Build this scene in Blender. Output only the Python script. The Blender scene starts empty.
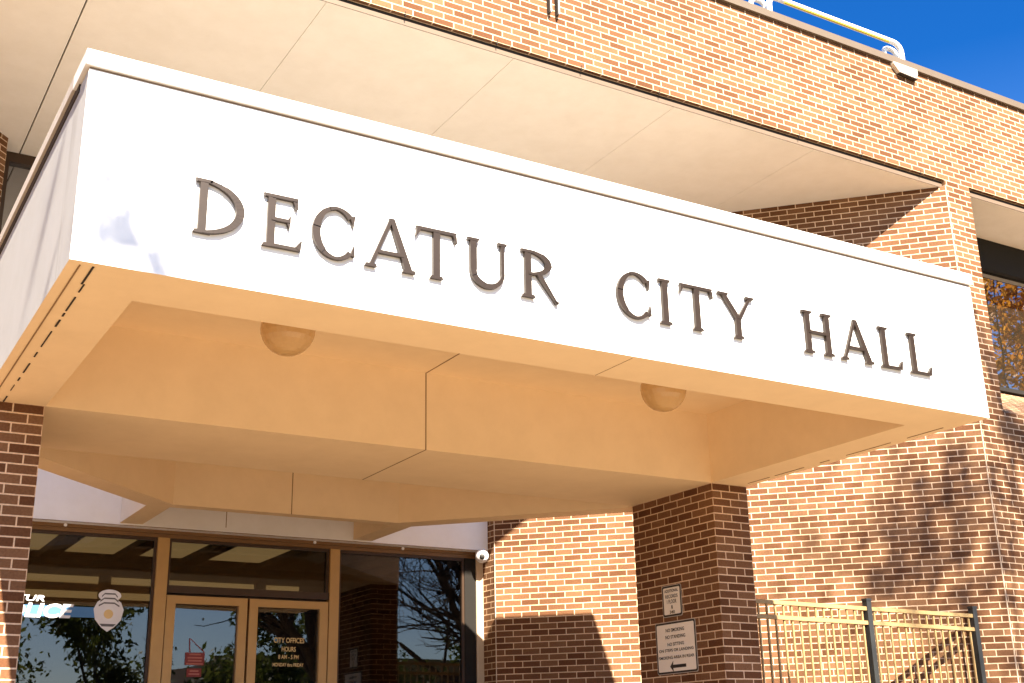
import bpy, bmesh, math, random
from mathutils import Vector, Matrix
random.seed(7)
SC = bpy.context.scene
COL = SC.collection
H = 1.65                      # eye height: all heights below are written relative to the eye

# ------------------------------------------------------------------ camera, sky, sun, exposure
cam_data = bpy.data.cameras.new('camera')
cam = bpy.data.objects.new('camera', cam_data); COL.objects.link(cam)
cam_data.sensor_width = 36.0
cam_data.lens = 1215.93 / 1024 * 36.0
cam_data.clip_start = 0.05; cam_data.clip_end = 2000
Mr = [[0.8605309, -0.5089981, -0.0201870], [0.4879023, 0.8121795, 0.3198683], [-0.1464168, -0.2851059, 0.9472469]]
cam.matrix_world = Matrix(((Mr[0][0], Mr[2][0], -Mr[1][0], 0), (Mr[0][1], Mr[2][1], -Mr[1][1], 0),
                           (Mr[0][2], Mr[2][2], -Mr[1][2], H), (0, 0, 0, 1)))
SC.camera = cam
SUN_DIR = Vector((0.204, 1.0, -1.0)).normalized()
w = bpy.data.worlds.new('World'); SC.world = w; w.use_nodes = True
nt = w.node_tree; nt.nodes.clear()
sky = nt.nodes.new('ShaderNodeTexSky'); sky.sky_type = 'NISHITA'; sky.sun_disc = False
sky.sun_elevation = math.radians(44.4); sky.sun_rotation = math.radians(191.5)
sky.altitude = 0; sky.air_density = 1.0; sky.dust_density = 0.7; sky.ozone_density = 4.0
bg = nt.nodes.new('ShaderNodeBackground'); bg.inputs[1].default_value = 0.052
out = nt.nodes.new('ShaderNodeOutputWorld')
tn = nt.nodes.new('ShaderNodeMix'); tn.data_type = 'RGBA'; tn.blend_type = 'MULTIPLY'; tn.inputs[0].default_value = 1.0
tc = nt.nodes.new('ShaderNodeTexCoord'); sz_ = nt.nodes.new('ShaderNodeSeparateXYZ'); nt.links.new(tc.outputs['Generated'], sz_.inputs[0])
mr_ = nt.nodes.new('ShaderNodeMapRange'); mr_.inputs[1].default_value = 0.05; mr_.inputs[2].default_value = 0.5; nt.links.new(sz_.outputs[2], mr_.inputs[0])
tt = nt.nodes.new('ShaderNodeMix'); tt.data_type = 'RGBA'; nt.links.new(mr_.outputs[0], tt.inputs[0])
tt.inputs[6].default_value = (1.25, 1.3, 1.4, 1); tt.inputs[7].default_value = (0.06, 0.40, 0.80, 1)
nt.links.new(tt.outputs[2], tn.inputs[7])
nt.links.new(sky.outputs[0], tn.inputs[6]); nt.links.new(tn.outputs[2], bg.inputs[0]); nt.links.new(bg.outputs[0], out.inputs[0])
sd = bpy.data.lights.new('sun', 'SUN'); sd.energy = 5.0; sd.angle = math.radians(0.53); sd.color = (1.0, 0.89, 0.73)
sun = bpy.data.objects.new('sun', sd); COL.objects.link(sun)
sun.rotation_euler = SUN_DIR.to_track_quat('-Z', 'Y').to_euler(); sun.location = (0, -20, 30)
vs = SC.view_settings
vs.view_transform = 'Standard'; vs.look = 'None'; vs.gamma = 1.0; vs.exposure = 2.42; vs.use_curve_mapping = False
SC.cycles.max_bounces = 10; SC.cycles.diffuse_bounces = 6; SC.cycles.glossy_bounces = 4
SC.cycles.use_denoising = True

# ------------------------------------------------------------------ materials
def new_mat(name):
    m = bpy.data.materials.new(name); m.use_nodes = True
    t = m.node_tree; b = t.nodes['Principled BSDF']
    return m, t, b

def node(t, kind, **kw):
    n = t.nodes.new(kind)
    for k, v in kw.items(): setattr(n, k, v)
    return n

def mixc(t, fac, a, b, mode='MIX'):
    n = t.nodes.new('ShaderNodeMix'); n.data_type = 'RGBA'; n.blend_type = mode
    for sock, val in ((n.inputs[0], fac), (n.inputs[6], a), (n.inputs[7], b)):
        if isinstance(val, bpy.types.NodeSocket): t.links.new(val, sock)
        elif isinstance(val, (int, float)): sock.default_value = val
        else: sock.default_value = (*val, 1)
    return n.outputs[2]

def noise(t, vec, scale, detail=4, rough=0.55):
    n = node(t, 'ShaderNodeTexNoise'); n.inputs['Scale'].default_value = scale
    n.inputs['Detail'].default_value = detail; n.inputs['Roughness'].default_value = rough
    if vec is not None: t.links.new(vec, n.inputs['Vector'])
    return n.outputs['Fac']

def ramp(t, fac, p0, p1, c0=(0, 0, 0), c1=(1, 1, 1)):
    r = node(t, 'ShaderNodeValToRGB')
    r.color_ramp.elements[0].position = p0; r.color_ramp.elements[1].position = p1
    r.color_ramp.elements[0].color = (*c0, 1); r.color_ramp.elements[1].color = (*c1, 1)
    t.links.new(fac, r.inputs[0]); return r.outputs[0]

def bump(t, b, h, strength, dist):
    n = node(t, 'ShaderNodeBump'); n.inputs['Strength'].default_value = strength; n.inputs['Distance'].default_value = dist
    t.links.new(h, n.inputs['Height']); t.links.new(n.outputs[0], b.inputs['Normal'])

def geo_pos(t): return node(t, 'ShaderNodeNewGeometry').outputs['Position']

def simple(name, col, rough=0.6, metal=0.0, var=0.12, scale=6.0, bmp=0.0, ior=None):
    m, t, b = new_mat(name)
    p = geo_pos(t)
    f = noise(t, p, scale, 5)
    c = mixc(t, f, tuple(x * (1 - var) for x in col), tuple(min(1, x * (1 + var)) for x in col))
    t.links.new(c, b.inputs['Base Color'])
    b.inputs['Roughness'].default_value = rough; b.inputs['Metallic'].default_value = metal
    if ior: b.inputs['IOR'].default_value = ior
    if bmp: bump(t, b, noise(t, p, 90, 3), bmp, 0.004)
    return m

def brick_mat():
    m, t, b = new_mat('brick')
    uv = node(t, 'ShaderNodeUVMap'); uv.uv_map = 'UVMap'
    vec = uv.outputs[0]
    # a slight waviness so joints are not ruler straight
    wob = node(t, 'ShaderNodeTexNoise'); wob.inputs['Scale'].default_value = 5.0
    t.links.new(vec, wob.inputs['Vector'])
    sub = node(t, 'ShaderNodeVectorMath', operation='SUBTRACT'); sub.inputs[1].default_value = (0.5, 0.5, 0.5)
    t.links.new(wob.outputs['Color'], sub.inputs[0])
    sca = node(t, 'ShaderNodeVectorMath', operation='SCALE'); sca.inputs['Scale'].default_value = 0.004
    t.links.new(sub.outputs[0], sca.inputs[0])
    add = node(t, 'ShaderNodeVectorMath', operation='ADD')
    t.links.new(vec, add.inputs[0]); t.links.new(sca.outputs[0], add.inputs[1])
    def br(c1, c2, mort, bias=0.0):
        n = node(t, 'ShaderNodeTexBrick'); n.offset = 0.5; n.offset_frequency = 2; n.squash = 1.0
        n.inputs['Scale'].default_value = 1.0
        n.inputs['Brick Width'].default_value = 0.2032; n.inputs['Row Height'].default_value = 0.0677
        n.inputs['Mortar Size'].default_value = 0.0058; n.inputs['Mortar Smooth'].default_value = 0.25
        n.inputs['Bias'].default_value = bias
        n.inputs['Color1'].default_value = (*c1, 1); n.inputs['Color2'].default_value = (*c2, 1)
        n.inputs['Mortar'].default_value = (*mort, 1)
        t.links.new(add.outputs[0], n.inputs['Vector'])
        return n
    n = br((0.125, 0.054, 0.026), (0.222, 0.115, 0.060), (0.72, 0.52, 0.35))
    grain = noise(t, vec, 60, 6, 0.7)
    blot = noise(t, vec, 1.3, 4)
    g = ramp(t, grain, 0.3, 0.75, (0.72, 0.72, 0.72), (1.2, 1.2, 1.2))
    c = mixc(t, 1.0, n.outputs['Color'], g, 'MULTIPLY')
    bl = ramp(t, blot, 0.3, 0.7, (0.78, 0.76, 0.75), (1.12, 1.11, 1.10))
    c = mixc(t, 1.0, c, bl, 'MULTIPLY')
    t.links.new(c, b.inputs['Base Color'])
    b.inputs['Roughness'].default_value = 0.9; b.inputs['Specular IOR Level'].default_value = 0.08
    inv = node(t, 'ShaderNodeMath', operation='SUBTRACT'); inv.inputs[0].default_value = 1.0
    t.links.new(n.outputs['Fac'], inv.inputs[1])
    ad = node(t, 'ShaderNodeMath', operation='MULTIPLY_ADD'); ad.inputs[1].default_value = 0.25
    t.links.new(grain, ad.inputs[0]); t.links.new(inv.outputs[0], ad.inputs[2])
    bump(t, b, ad.outputs[0], 0.3, 0.004)
    return m

def stucco(name, col, stains=0.0, rough=0.8):
    m, t, b = new_mat(name)
    p = geo_pos(t)
    f = noise(t, p, 1.1, 5)
    c = mixc(t, f, tuple(x * 0.93 for x in col), tuple(min(1, x * 1.04) for x in col))
    mot = ramp(t, noise(t, p, 3.7, 7, 0.68), 0.34, 0.62, (0.95, 0.943, 0.93), (1, 1, 1))
    c = mixc(t, 1.0, c, mot, 'MULTIPLY')
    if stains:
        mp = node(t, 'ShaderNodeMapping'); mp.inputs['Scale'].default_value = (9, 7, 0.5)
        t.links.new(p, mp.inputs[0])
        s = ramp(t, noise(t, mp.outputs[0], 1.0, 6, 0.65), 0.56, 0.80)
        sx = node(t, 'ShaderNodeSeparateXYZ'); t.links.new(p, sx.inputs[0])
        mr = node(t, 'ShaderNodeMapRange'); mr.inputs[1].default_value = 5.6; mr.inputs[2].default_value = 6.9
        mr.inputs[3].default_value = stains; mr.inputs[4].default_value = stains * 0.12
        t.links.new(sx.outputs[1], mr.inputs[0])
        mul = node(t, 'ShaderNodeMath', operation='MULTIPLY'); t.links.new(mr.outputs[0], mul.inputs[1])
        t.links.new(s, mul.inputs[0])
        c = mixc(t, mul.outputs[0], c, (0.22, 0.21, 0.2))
    t.links.new(c, b.inputs['Base Color']); b.inputs['Roughness'].default_value = rough
    bump(t, b, noise(t, p, 120, 4, 0.7), 0.18, 0.003)
    return m

def glass_mat(name, fac, tint=(0.012, 0.012, 0.012), gl=(0.9, 0.93, 1.0), clear=False):
    m, t, b = new_mat(name)
    b.inputs['Base Color'].default_value = (*tint, 1); b.inputs['Roughness'].default_value = 0.3
    b.inputs['Specular IOR Level'].default_value = 0.0
    gs = node(t, 'ShaderNodeBsdfGlossy'); gs.inputs['Roughness'].default_value = 0.008
    gs.inputs['Color'].default_value = (*gl, 1)
    fr = node(t, 'ShaderNodeFresnel'); fr.inputs['IOR'].default_value = 1.5
    mad = node(t, 'ShaderNodeMath', operation='ADD'); mad.inputs[1].default_value = fac; mad.use_clamp = True
    t.links.new(fr.outputs[0], mad.inputs[0])
    wv = node(t, 'ShaderNodeBump'); wv.inputs['Strength'].default_value = 0.04; wv.inputs['Distance'].default_value = 0.02
    t.links.new(noise(t, geo_pos(t), 1.5, 1), wv.inputs['Height']); t.links.new(wv.outputs[0], gs.inputs['Normal'])
    if clear:
        tr = node(t, 'ShaderNodeBsdfTransparent'); tr.inputs[0].default_value = (0.55, 0.5, 0.42, 1)
        inner = tr.outputs[0]
    else: inner = b.outputs[0]
    mx = node(t, 'ShaderNodeMixShader')
    t.links.new(mad.outputs[0], mx.inputs[0]); t.links.new(inner, mx.inputs[1]); t.links.new(gs.outputs[0], mx.inputs[2])
    t.links.new(mx.outputs[0], t.nodes['Material Output'].inputs[0])
    return m

def leaf_mat(name, c0, c1):
    m, t, b = new_mat(name)
    oi = node(t, 'ShaderNodeNewGeometry')
    c = mixc(t, oi.outputs['Random Per Island'], c0, c1)
    t.links.new(c, b.inputs['Base Color']); b.inputs['Roughness'].default_value = 0.6
    tr = node(t, 'ShaderNodeBsdfTranslucent'); t.links.new(c, tr.inputs[0])
    mx = node(t, 'ShaderNodeMixShader'); mx.inputs[0].default_value = 0.5
    t.links.new(b.outputs[0], mx.inputs[1]); t.links.new(tr.outputs[0], mx.inputs[2]); t.links.new(mx.outputs[0], t.nodes['Material Output'].inputs[0])
    return m

def paver_mat():
    m, t, b = new_mat('clay_paver')
    n = node(t, 'ShaderNodeTexBrick'); n.inputs['Scale'].default_value = 1
    n.inputs['Brick Width'].default_value = 0.21; n.inputs['Row Height'].default_value = 0.105
    n.inputs['Mortar Size'].default_value = 0.004
    n.inputs['Color1'].default_value = (0.12, 0.075, 0.042, 1); n.inputs['Color2'].default_value = (0.165, 0.107, 0.062, 1)
    n.inputs['Mortar'].default_value = (0.2, 0.15, 0.10, 1)
    t.links.new(geo_pos(t), n.inputs['Vector'])
    t.links.new(n.outputs['Color'], b.inputs['Base Color']); b.inputs['Roughness'].default_value = 0.85
    return m

BRICK = brick_mat()
WHITE = stucco('white_paint', (0.80, 0.79, 0.78), 0.0)
WHITE_ST = stucco('weathered_shaded_white', (0.39, 0.395, 0.40), 0.9)  # fascia white darkened to paint in the sides' grazing light, plus stain streaks
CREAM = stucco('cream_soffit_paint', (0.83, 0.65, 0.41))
ROOFSOF = stucco('roof_soffit_paint', (0.88, 0.83, 0.74))
BAND = stucco('stucco_band_paint', (0.84, 0.83, 0.84))
MEMB = simple('roof_membrane', (0.22, 0.2, 0.18), 0.9)
CAPM = simple('white_metal_cap', (0.78, 0.77, 0.76), 0.45)
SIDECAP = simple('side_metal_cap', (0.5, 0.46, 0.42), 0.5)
DARKREV = simple('dark_reveal', (0.02, 0.013, 0.009), 0.8)
REVEAL = simple('brown_reveal', (0.20, 0.14, 0.10), 0.8)
JOINT = simple('sealant_joint', (0.22, 0.13, 0.06), 0.8)
LETTER = simple('bronze_letter', (0.030, 0.019, 0.012), 0.4, 0.3, 0.3, 14)
COPING = simple('tan_coping', (0.115, 0.085, 0.058), 0.55)
TRIM = simple('tan_soffit_trim', (0.13, 0.09, 0.06), 0.7)
BRONZE = simple('bronze_frame', (0.20, 0.105, 0.04), 0.45, 0.35)
DBRONZE = simple('dark_bronze_frame', (0.055, 0.03, 0.016), 0.5, 0.3)
GOLD = simple('gold_door_frame', (0.50, 0.30, 0.11), 0.42, 0.25)
GLASS = glass_mat('dark_storefront_glass', 0.015, clear=True)
GLASS2 = glass_mat('upper_window_glass', 0.25, (0.02, 0.016, 0.01))
BLACKF = simple('black_frame', (0.008, 0.006, 0.004), 0.95)
ALU = simple('pale_frame', (0.55, 0.44, 0.32), 0.5)
MORTAR = simple('mortar_bead', (0.62, 0.47, 0.33), 0.9)
RAILM = simple('beige_fence_metal', (0.34, 0.23, 0.10), 0.5)
POSTM = simple('black_fence_metal', (0.028, 0.028, 0.026), 0.3)
WHITEM = simple('white_pipe', (0.8, 0.8, 0.78), 0.4)
YELLOW = simple('yellow_stripe', (0.62, 0.48, 0.06), 0.5)
SIGNM = simple('white_sign_face', (0.82, 0.75, 0.66), 0.45, var=0.05)
SIGNB = simple('grey_sign_edge', (0.42, 0.36, 0.31), 0.5)
BLACK = simple('black_print', (0.02, 0.018, 0.016), 0.6)
GLOBE = simple('frosted_globe', (0.55, 0.36, 0.16), 0.16, var=0.06)
GOLDT = simple('gold_print', (0.75, 0.55, 0.25), 0.5)
REDT = simple('red_print', (0.19, 0.02, 0.018), 0.6)
PINK = simple('pale_red_print', (0.42, 0.13, 0.10), 0.6)
WHITET = simple('white_vinyl', (0.8, 0.8, 0.82), 0.5)
BLUET = simple('blue_vinyl', (0.06, 0.2, 0.45), 0.5)
SILVER = simple('silver_vinyl', (0.78, 0.78, 0.8), 0.5)
CONC = simple('concrete', (0.27, 0.215, 0.15), 0.85, bmp=0.3)
PAVER = paver_mat()
ASPH = simple('asphalt', (0.05, 0.05, 0.052), 0.9, bmp=0.4)
GRASS = simple('dry_grass', (0.12, 0.11, 0.035), 0.95, var=0.4, scale=3)
BARK = simple('bark', (0.075, 0.055, 0.04), 0.9, var=0.35, scale=12)
LEAFG = leaf_mat('green_leaf', (0.05, 0.075, 0.015), (0.13, 0.14, 0.03))
LEAFO = leaf_mat('autumn_leaf', (0.34, 0.12, 0.012), (0.55, 0.26, 0.03))
TANB = simple('tan_building_wall', (0.42, 0.31, 0.13), 0.8)
BROWNB = simple('brown_building_wall', (0.16, 0.09, 0.055), 0.8)

# ------------------------------------------------------------------ mesh builder
class MB:
    def __init__(s): s.v = []; s.f = []; s.uv = []; s.mi = []; s.sm = []
    def face(s, pts, mi=0, uvs=None, smooth=False):
        pts = [Vector(p) for p in pts]
        n = Vector((0, 0, 0))
        for i in range(len(pts)):
            a, b = pts[i], pts[(i + 1) % len(pts)]
            n += Vector(((a.y - b.y) * (a.z + b.z), (a.z - b.z) * (a.x + b.x), (a.x - b.x) * (a.y + b.y)))
        if uvs is None:
            if n.length > 0: n.normalize()
            if abs(n.z) > 0.8: uvs = [(p.x, p.y) for p in pts]
            else:
                tx = Vector((-n.y, n.x, 0)).normalized()
                uvs = [(p.dot(tx), p.z - 2.246) for p in pts]
        i0 = len(s.v); s.v += pts; s.f.append(list(range(i0, i0 + len(pts)))); s.uv.append(uvs); s.mi.append(mi); s.sm.append(smooth)
    def box(s, x0, x1, y0, y1, z0, z1, mi=0):
        P = lambda x, y, z: (x, y, z)
        s.face([P(x0, y0, z0), P(x1, y0, z0), P(x1, y0, z1), P(x0, y0, z1)], mi)
        s.face([P(x1, y1, z0), P(x0, y1, z0), P(x0, y1, z1), P(x1, y1, z1)], mi)
        s.face([P(x0, y1, z0), P(x0, y0, z0), P(x0, y0, z1), P(x0, y1, z1)], mi)
        s.face([P(x1, y0, z0), P(x1, y1, z0), P(x1, y1, z1), P(x1, y0, z1)], mi)
        s.face([P(x0, y0, z1), P(x1, y0, z1), P(x1, y1, z1), P(x0, y1, z1)], mi)
        s.face([P(x0, y1, z0), P(x1, y1, z0), P(x1, y0, z0), P(x0, y0, z0)], mi)
    def prism(s, poly, z0, z1, ms=0, mb=None, mt=None):   # poly counter-clockwise seen from above
        mb = ms if mb is None else mb; mt = ms if mt is None else mt
        n = len(poly)
        for i in range(n):
            (ax, ay), (bx, by) = poly[i], poly[(i + 1) % n]
            s.face([(ax, ay, z0), (bx, by, z0), (bx, by, z1), (ax, ay, z1)], ms)
        s.face([(x, y, z1) for x, y in poly], mt)
        s.face([(x, y, z0) for x, y in reversed(poly)], mb)
    def wall(s, p0, p1, z0, z1, th, u0=0.0, mi=0):        # outside lies to the right of p0 -> p1
        dx, dy = p1[0] - p0[0], p1[1] - p0[1]; L = math.hypot(dx, dy)
        nx, ny = dy / L, -dx / L
        q0 = (p0[0] - nx * th, p0[1] - ny * th); q1 = (p1[0] - nx * th, p1[1] - ny * th)
        v0, v1 = z0 - 2.246, z1 - 2.246
        s.face([(*p0, z0), (*p1, z0), (*p1, z1), (*p0, z1)], mi, [(u0, v0), (u0 + L, v0), (u0 + L, v1), (u0, v1)])
        s.face([(*q1, z0), (*q0, z0), (*q0, z1), (*q1, z1)], mi)
        s.face([(*q0, z0), (*p0, z0), (*p0, z1), (*q0, z1)], mi)
        s.face([(*p1, z0), (*q1, z0), (*q1, z1), (*p1, z1)], mi)
        s.face([(*p0, z1), (*p1, z1), (*q1, z1), (*q0, z1)], mi)
        s.face([(*q0, z0), (*q1, z0), (*p1, z0), (*p0, z0)], mi)
    def tube(s, path, rad, seg=10, mi=0, cap=True, smooth=True):
        path = [Vector(p) for p in path]
        rads = rad if isinstance(rad, (list, tuple)) else [rad] * len(path)
        rings = []; up = None
        for i, p in enumerate(path):
            d = (path[min(i + 1, len(path) - 1)] - path[max(i - 1, 0)]).normalized()
            if up is None: up = Vector((0, 0, 1)) if abs(d.z) < 0.9 else Vector((1, 0, 0))
            a = d.cross(up).normalized(); b = a.cross(d).normalized(); up = b
            rings.append([p + (a * math.cos(2 * math.pi * k / seg) + b * math.sin(2 * math.pi * k / seg)) * rads[i] for k in range(seg)])
        for i in range(len(rings) - 1):
            for k in range(seg):
                k2 = (k + 1) % seg
                s.face([rings[i][k2], rings[i][k], rings[i + 1][k], rings[i + 1][k2]], mi, smooth=smooth)
        if cap:
            s.face(rings[0], mi); s.face(list(reversed(rings[-1])), mi)
    def sphere(s, c, r, mi=0, seg=32, rings=16, sz=1.0):
        c = Vector(c)
        def P(i, k):
            th = math.pi * i / rings; ph = 2 * math.pi * k / seg
            return c + Vector((r * math.sin(th) * math.cos(ph), r * math.sin(th) * math.sin(ph), r * sz * math.cos(th)))
        for i in range(rings):
            for k in range(seg):
                q = [P(i, k), P(i + 1, k), P(i + 1, k + 1), P(i, k + 1)]
                if i == 0: q = [q[0], q[1], q[2]]
                elif i == rings - 1: q = [q[0], q[1], q[3]]
                s.face(q, mi, smooth=True)
    def plate(s, poly, O, R, U, N, d, mi=0):              # 2-D outline extruded by d along N, counter-clockwise seen from N
        O, R, U, N = Vector(O), Vector(R), Vector(U), Vector(N)
        f = [O + R * x + U * y + N * d for x, y in poly]; b = [O + R * x + U * y for x, y in poly]
        s.face(f, mi); s.face(list(reversed(b)), mi)
        n = len(poly)
        for i in range(n):
            j = (i + 1) % n
            s.face([b[i], b[j], f[j], f[i]], mi)
    def text(s, string, O, height, R, U, N, mi=0, width=None, shear=0.0, d=0.0015, bold=0.0):   # centred at O
        cu = bpy.data.curves.new('t', 'FONT'); cu.body = string; cu.size = 1; cu.resolution_u = 3
        cu.align_x = 'CENTER'; cu.shear = shear; cu.offset = bold
        ob = bpy.data.objects.new('t', cu); COL.objects.link(ob)
        dg = bpy.context.evaluated_depsgraph_get(); dg.update()
        me = bpy.data.meshes.new_from_object(ob.evaluated_get(dg))
        bpy.data.objects.remove(ob); bpy.data.curves.remove(cu)
        xs = [v.co.x for v in me.vertices]; ys = [v.co.y for v in me.vertices]
        kx = ky = height / 0.7
        if width: kx = width / (max(xs) - min(xs))
        mxx = (max(xs) + min(xs)) / 2
        O, R, U, N = Vector(O), Vector(R), Vector(U), Vector(N)
        for p in me.polygons:
            pts = [O + R * (me.vertices[i].co.x - mxx) * kx + U * (me.vertices[i].co.y - 0.35) * ky + N * d for i in p.vertices]
            s.face(pts, mi)
        bpy.data.meshes.remove(me)
    def build(s, name, mats, parent=None, loc=None, weld=False):
        base = Vector(OFF[parent.name]) if parent is not None else Vector(loc if loc else (0, 0, 0))
        me = bpy.data.meshes.new(name)
        me.from_pydata([tuple(v - base) for v in s.v], [], s.f)
        uvl = me.uv_layers.new(name='UVMap'); k = 0
        for uvs in s.uv:
            for u in uvs: uvl.data[k].uv = u; k += 1
        me.polygons.foreach_set('material_index', s.mi); me.polygons.foreach_set('use_smooth', s.sm)
        for m in (mats if isinstance(mats, (list, tuple)) else [mats]): me.materials.append(m)
        if weld:
            bm = bmesh.new(); bm.from_mesh(me); bmesh.ops.remove_doubles(bm, verts=bm.verts, dist=1e-4); bm.to_mesh(me); bm.free()
        o = bpy.data.objects.new(name, me); COL.objects.link(o)
        OFF[o.name] = tuple(base)
        if parent is not None: o.parent = parent
        else: o.location = (base.x, base.y, base.z + H)
        return o
BASE = {}; OFF = {}

def thing(name, label, cat, base, group=None):
    o = bpy.data.objects.new(name, None); COL.objects.link(o); o.empty_display_size = 0.2
    o.location = (base[0], base[1], base[2] + H); BASE[o.name] = base; OFF[o.name] = base
    o['label'] = label; o['category'] = cat
    if group: o['group'] = group
    return o
def tag(o, label, cat, group=None):
    o['label'] = label; o['category'] = cat
    if group: o['group'] = group
    return o
def struct(o): o['kind'] = 'structure'; return o
def part(fn, name, mats, parent):
    m = MB(); fn(m); return m.build(name, mats, parent)
def clip_x(poly, xa, xb):
    def cut(pl, f):
        o = []
        for i in range(len(pl)):
            a, b = pl[i], pl[(i + 1) % len(pl)]; fa, fb = f(a), f(b)
            if fa >= 0: o.append(a)
            if fa * fb < 0:
                t = fa / (fa - fb); o.append((a[0] + (b[0] - a[0]) * t, a[1] + (b[1] - a[1]) * t))
        return o
    return cut(cut(poly, lambda p: p[0] - xa), lambda p: xb - p[0])

# ------------------------------------------------------------------ ground
G = -H; LAND = -0.58
m = MB(); m.face([(-600, -600, G), (600, -600, G), (600, 600, G), (-600, 600, G)]); struct(m.build('ground', GRASS))
m = MB(); m.box(-60, 60, -6.0, 2.7, G - 0.1, G + 0.02); struct(m.build('sidewalk', CONC))
m = MB(); m.face([(-300, -18, G + 0.004), (300, -18, G + 0.004), (300, -8, G + 0.004), (-300, -8, G + 0.004)]); struct(m.build('street', ASPH))
m = MB(); m.box(-300, 300, -8.0, -7.85, G - 0.1, G + 0.13); m.box(-300, 300, -18.15, -18.0, G - 0.1, G + 0.13); struct(m.build('kerb', CONC))
m = MB()
for i in range(6): m.box(-1.5, 9.5, 2.7 + 0.3 * i, 4.5, G + 0.178 * i + (0.021 if i == 0 else 0), G + 0.178 * (i + 1))
struct(m.build('steps', CONC))
m = MB(); m.box(-14, 18, 4.5, 12.45, G, LAND); struct(m.build('landing', PAVER))

# ------------------------------------------------------------------ building
XB, YB, ZS = 10.895, 8.347, 6.09
XA, YA, YS, YBD = 7.037, 12.205, 12.6, 12.36
CX = 4.188
mir = lambda x: 2 * CX - x
ZT = 7.61
bld = thing('city_hall_building', 'two storey brick building with a deep recessed entrance under its flat roof overhang', 'building', (CX, YB, G))
def f(m):
    m.wall((XA, YS + 0.3), (XA, YA), LAND, ZS, 0.3, -(YS + 0.3 - YA))
part(f, 'return_wall', BRICK, bld)
Ld = math.hypot(XB - XA, YB - YA)
part(lambda m: m.wall((XA, YA), (XB, YB), LAND, ZS, 0.3, 0.0), 'splayed_wall', BRICK, bld)
part(lambda m: m.wall((XB, YB), (11.311, YB), G, 6.1724, 0.95, Ld), 'corner_pier', BRICK, bld)
part(lambda m: m.wall((11.311, YB), (22, YB), G, 3.44, 0.3, Ld + 0.416), 'lower_wall', BRICK, bld)
part(lambda m: m.wall((mir(XA), YA), (mir(XA), YS + 0.3), LAND, ZS, 0.3, 0.05), 'return_wall', BRICK, bld)
part(lambda m: m.wall((mir(XB), YB), (mir(XA), YA), LAND, ZS, 0.3, -Ld), 'splayed_wall', BRICK, bld)
part(lambda m: m.wall((mir(11.311), YB), (mir(XB), YB), G, 6.1724, 0.95, -Ld - .416), 'corner_pier', BRICK, bld)
part(lambda m: m.wall((mir(22), YB), (mir(11.311), YB), G, 3.44, 0.3, 0), 'lower_wall', BRICK, bld)
def f(m):
    m.tube([(XB, YB + 0.001, LAND), (XB, YB + 0.001, ZS)], 0.007, 8)
part(f, 'mortar_bead', MORTAR, bld)
def f(m):
    m.tube([(XA, YA + 0.001, LAND), (XA, YA + 0.001, ZS)], 0.006, 8)
part(f, 'mortar_bead', MORTAR, bld)
part(lambda m: m.wall((mir(22), YB), (22, YB), 6.1726, 7.52, 0.4, 0.09), 'parapet', BRICK, bld)
def f(m):
    m.prism([(mir(22), YB - 0.038), (22, YB - 0.038), (22, YB + 0.45), (mir(22), YB + 0.45)], 7.522, ZT)
part(f, 'coping', COPING, bld)
# roof slab over everything behind the parapet
part(lambda m: m.box(mir(22), 22, YB + 0.41, 24, 6.9, 7.2), 'roof', COPING, bld)
# soffit of the overhang: panels with open joints, dark backing above
tz = [(mir(XB) + 0.02, YB + 0.05), (XB - 0.05, YB + 0.05), (XA + 0.03, YA - 0.03), (XA - 0.002, YS - 0.0), (mir(XA) + 0.002, YS - 0.0), (mir(XA) - 0.03, YA - 0.03)]
xs = [-3, -0.3, 1.50, 3.275, 5.13, 7.0, 8.9, 12]
for i in range(len(xs) - 1):
    g = 0.009 if i > 0 and xs[i] < 2 else 0.004
    pl = clip_x(tz, xs[i] + (0.007 if abs(xs[i] - 1.5) < .01 else 0.0025), xs[i + 1] - (0.007 if abs(xs[i + 1] - 1.5) < .01 else 0.0025))
    if len(pl) > 2: part(lambda m: m.prism(pl, ZS, ZS + 0.03), 'soffit_panel', ROOFSOF, bld)
part(lambda m: m.prism([(mir(XB), YB + 0.055), (XB, YB + 0.055), (XA, YS + 0.3), (mir(XA), YS + 0.3)], ZS + 0.075, ZS + 0.12), 'soffit_backing', DARKREV, bld)
def f(m):
    x = mir(XB)
    m.box(x, XB - 0.005, YB + 0.040, YB + 0.048, ZS - 0.004, 6.132)
    k = x
    while k < XB:                                    # little wire clips on the dark groove
        m.box(k, k + 0.006, YB - 0.004, YB + 0.02, 6.15, 6.2, 1); k += 0.93
part(f, 'soffit_edge', [TRIM, DARKREV], bld)
part(lambda m: m.box(mir(XB), XB, YB + 0.052, YB + 0.07, ZS + 0.045, 6.171), 'drip_groove', DARKREV, bld)

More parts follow.
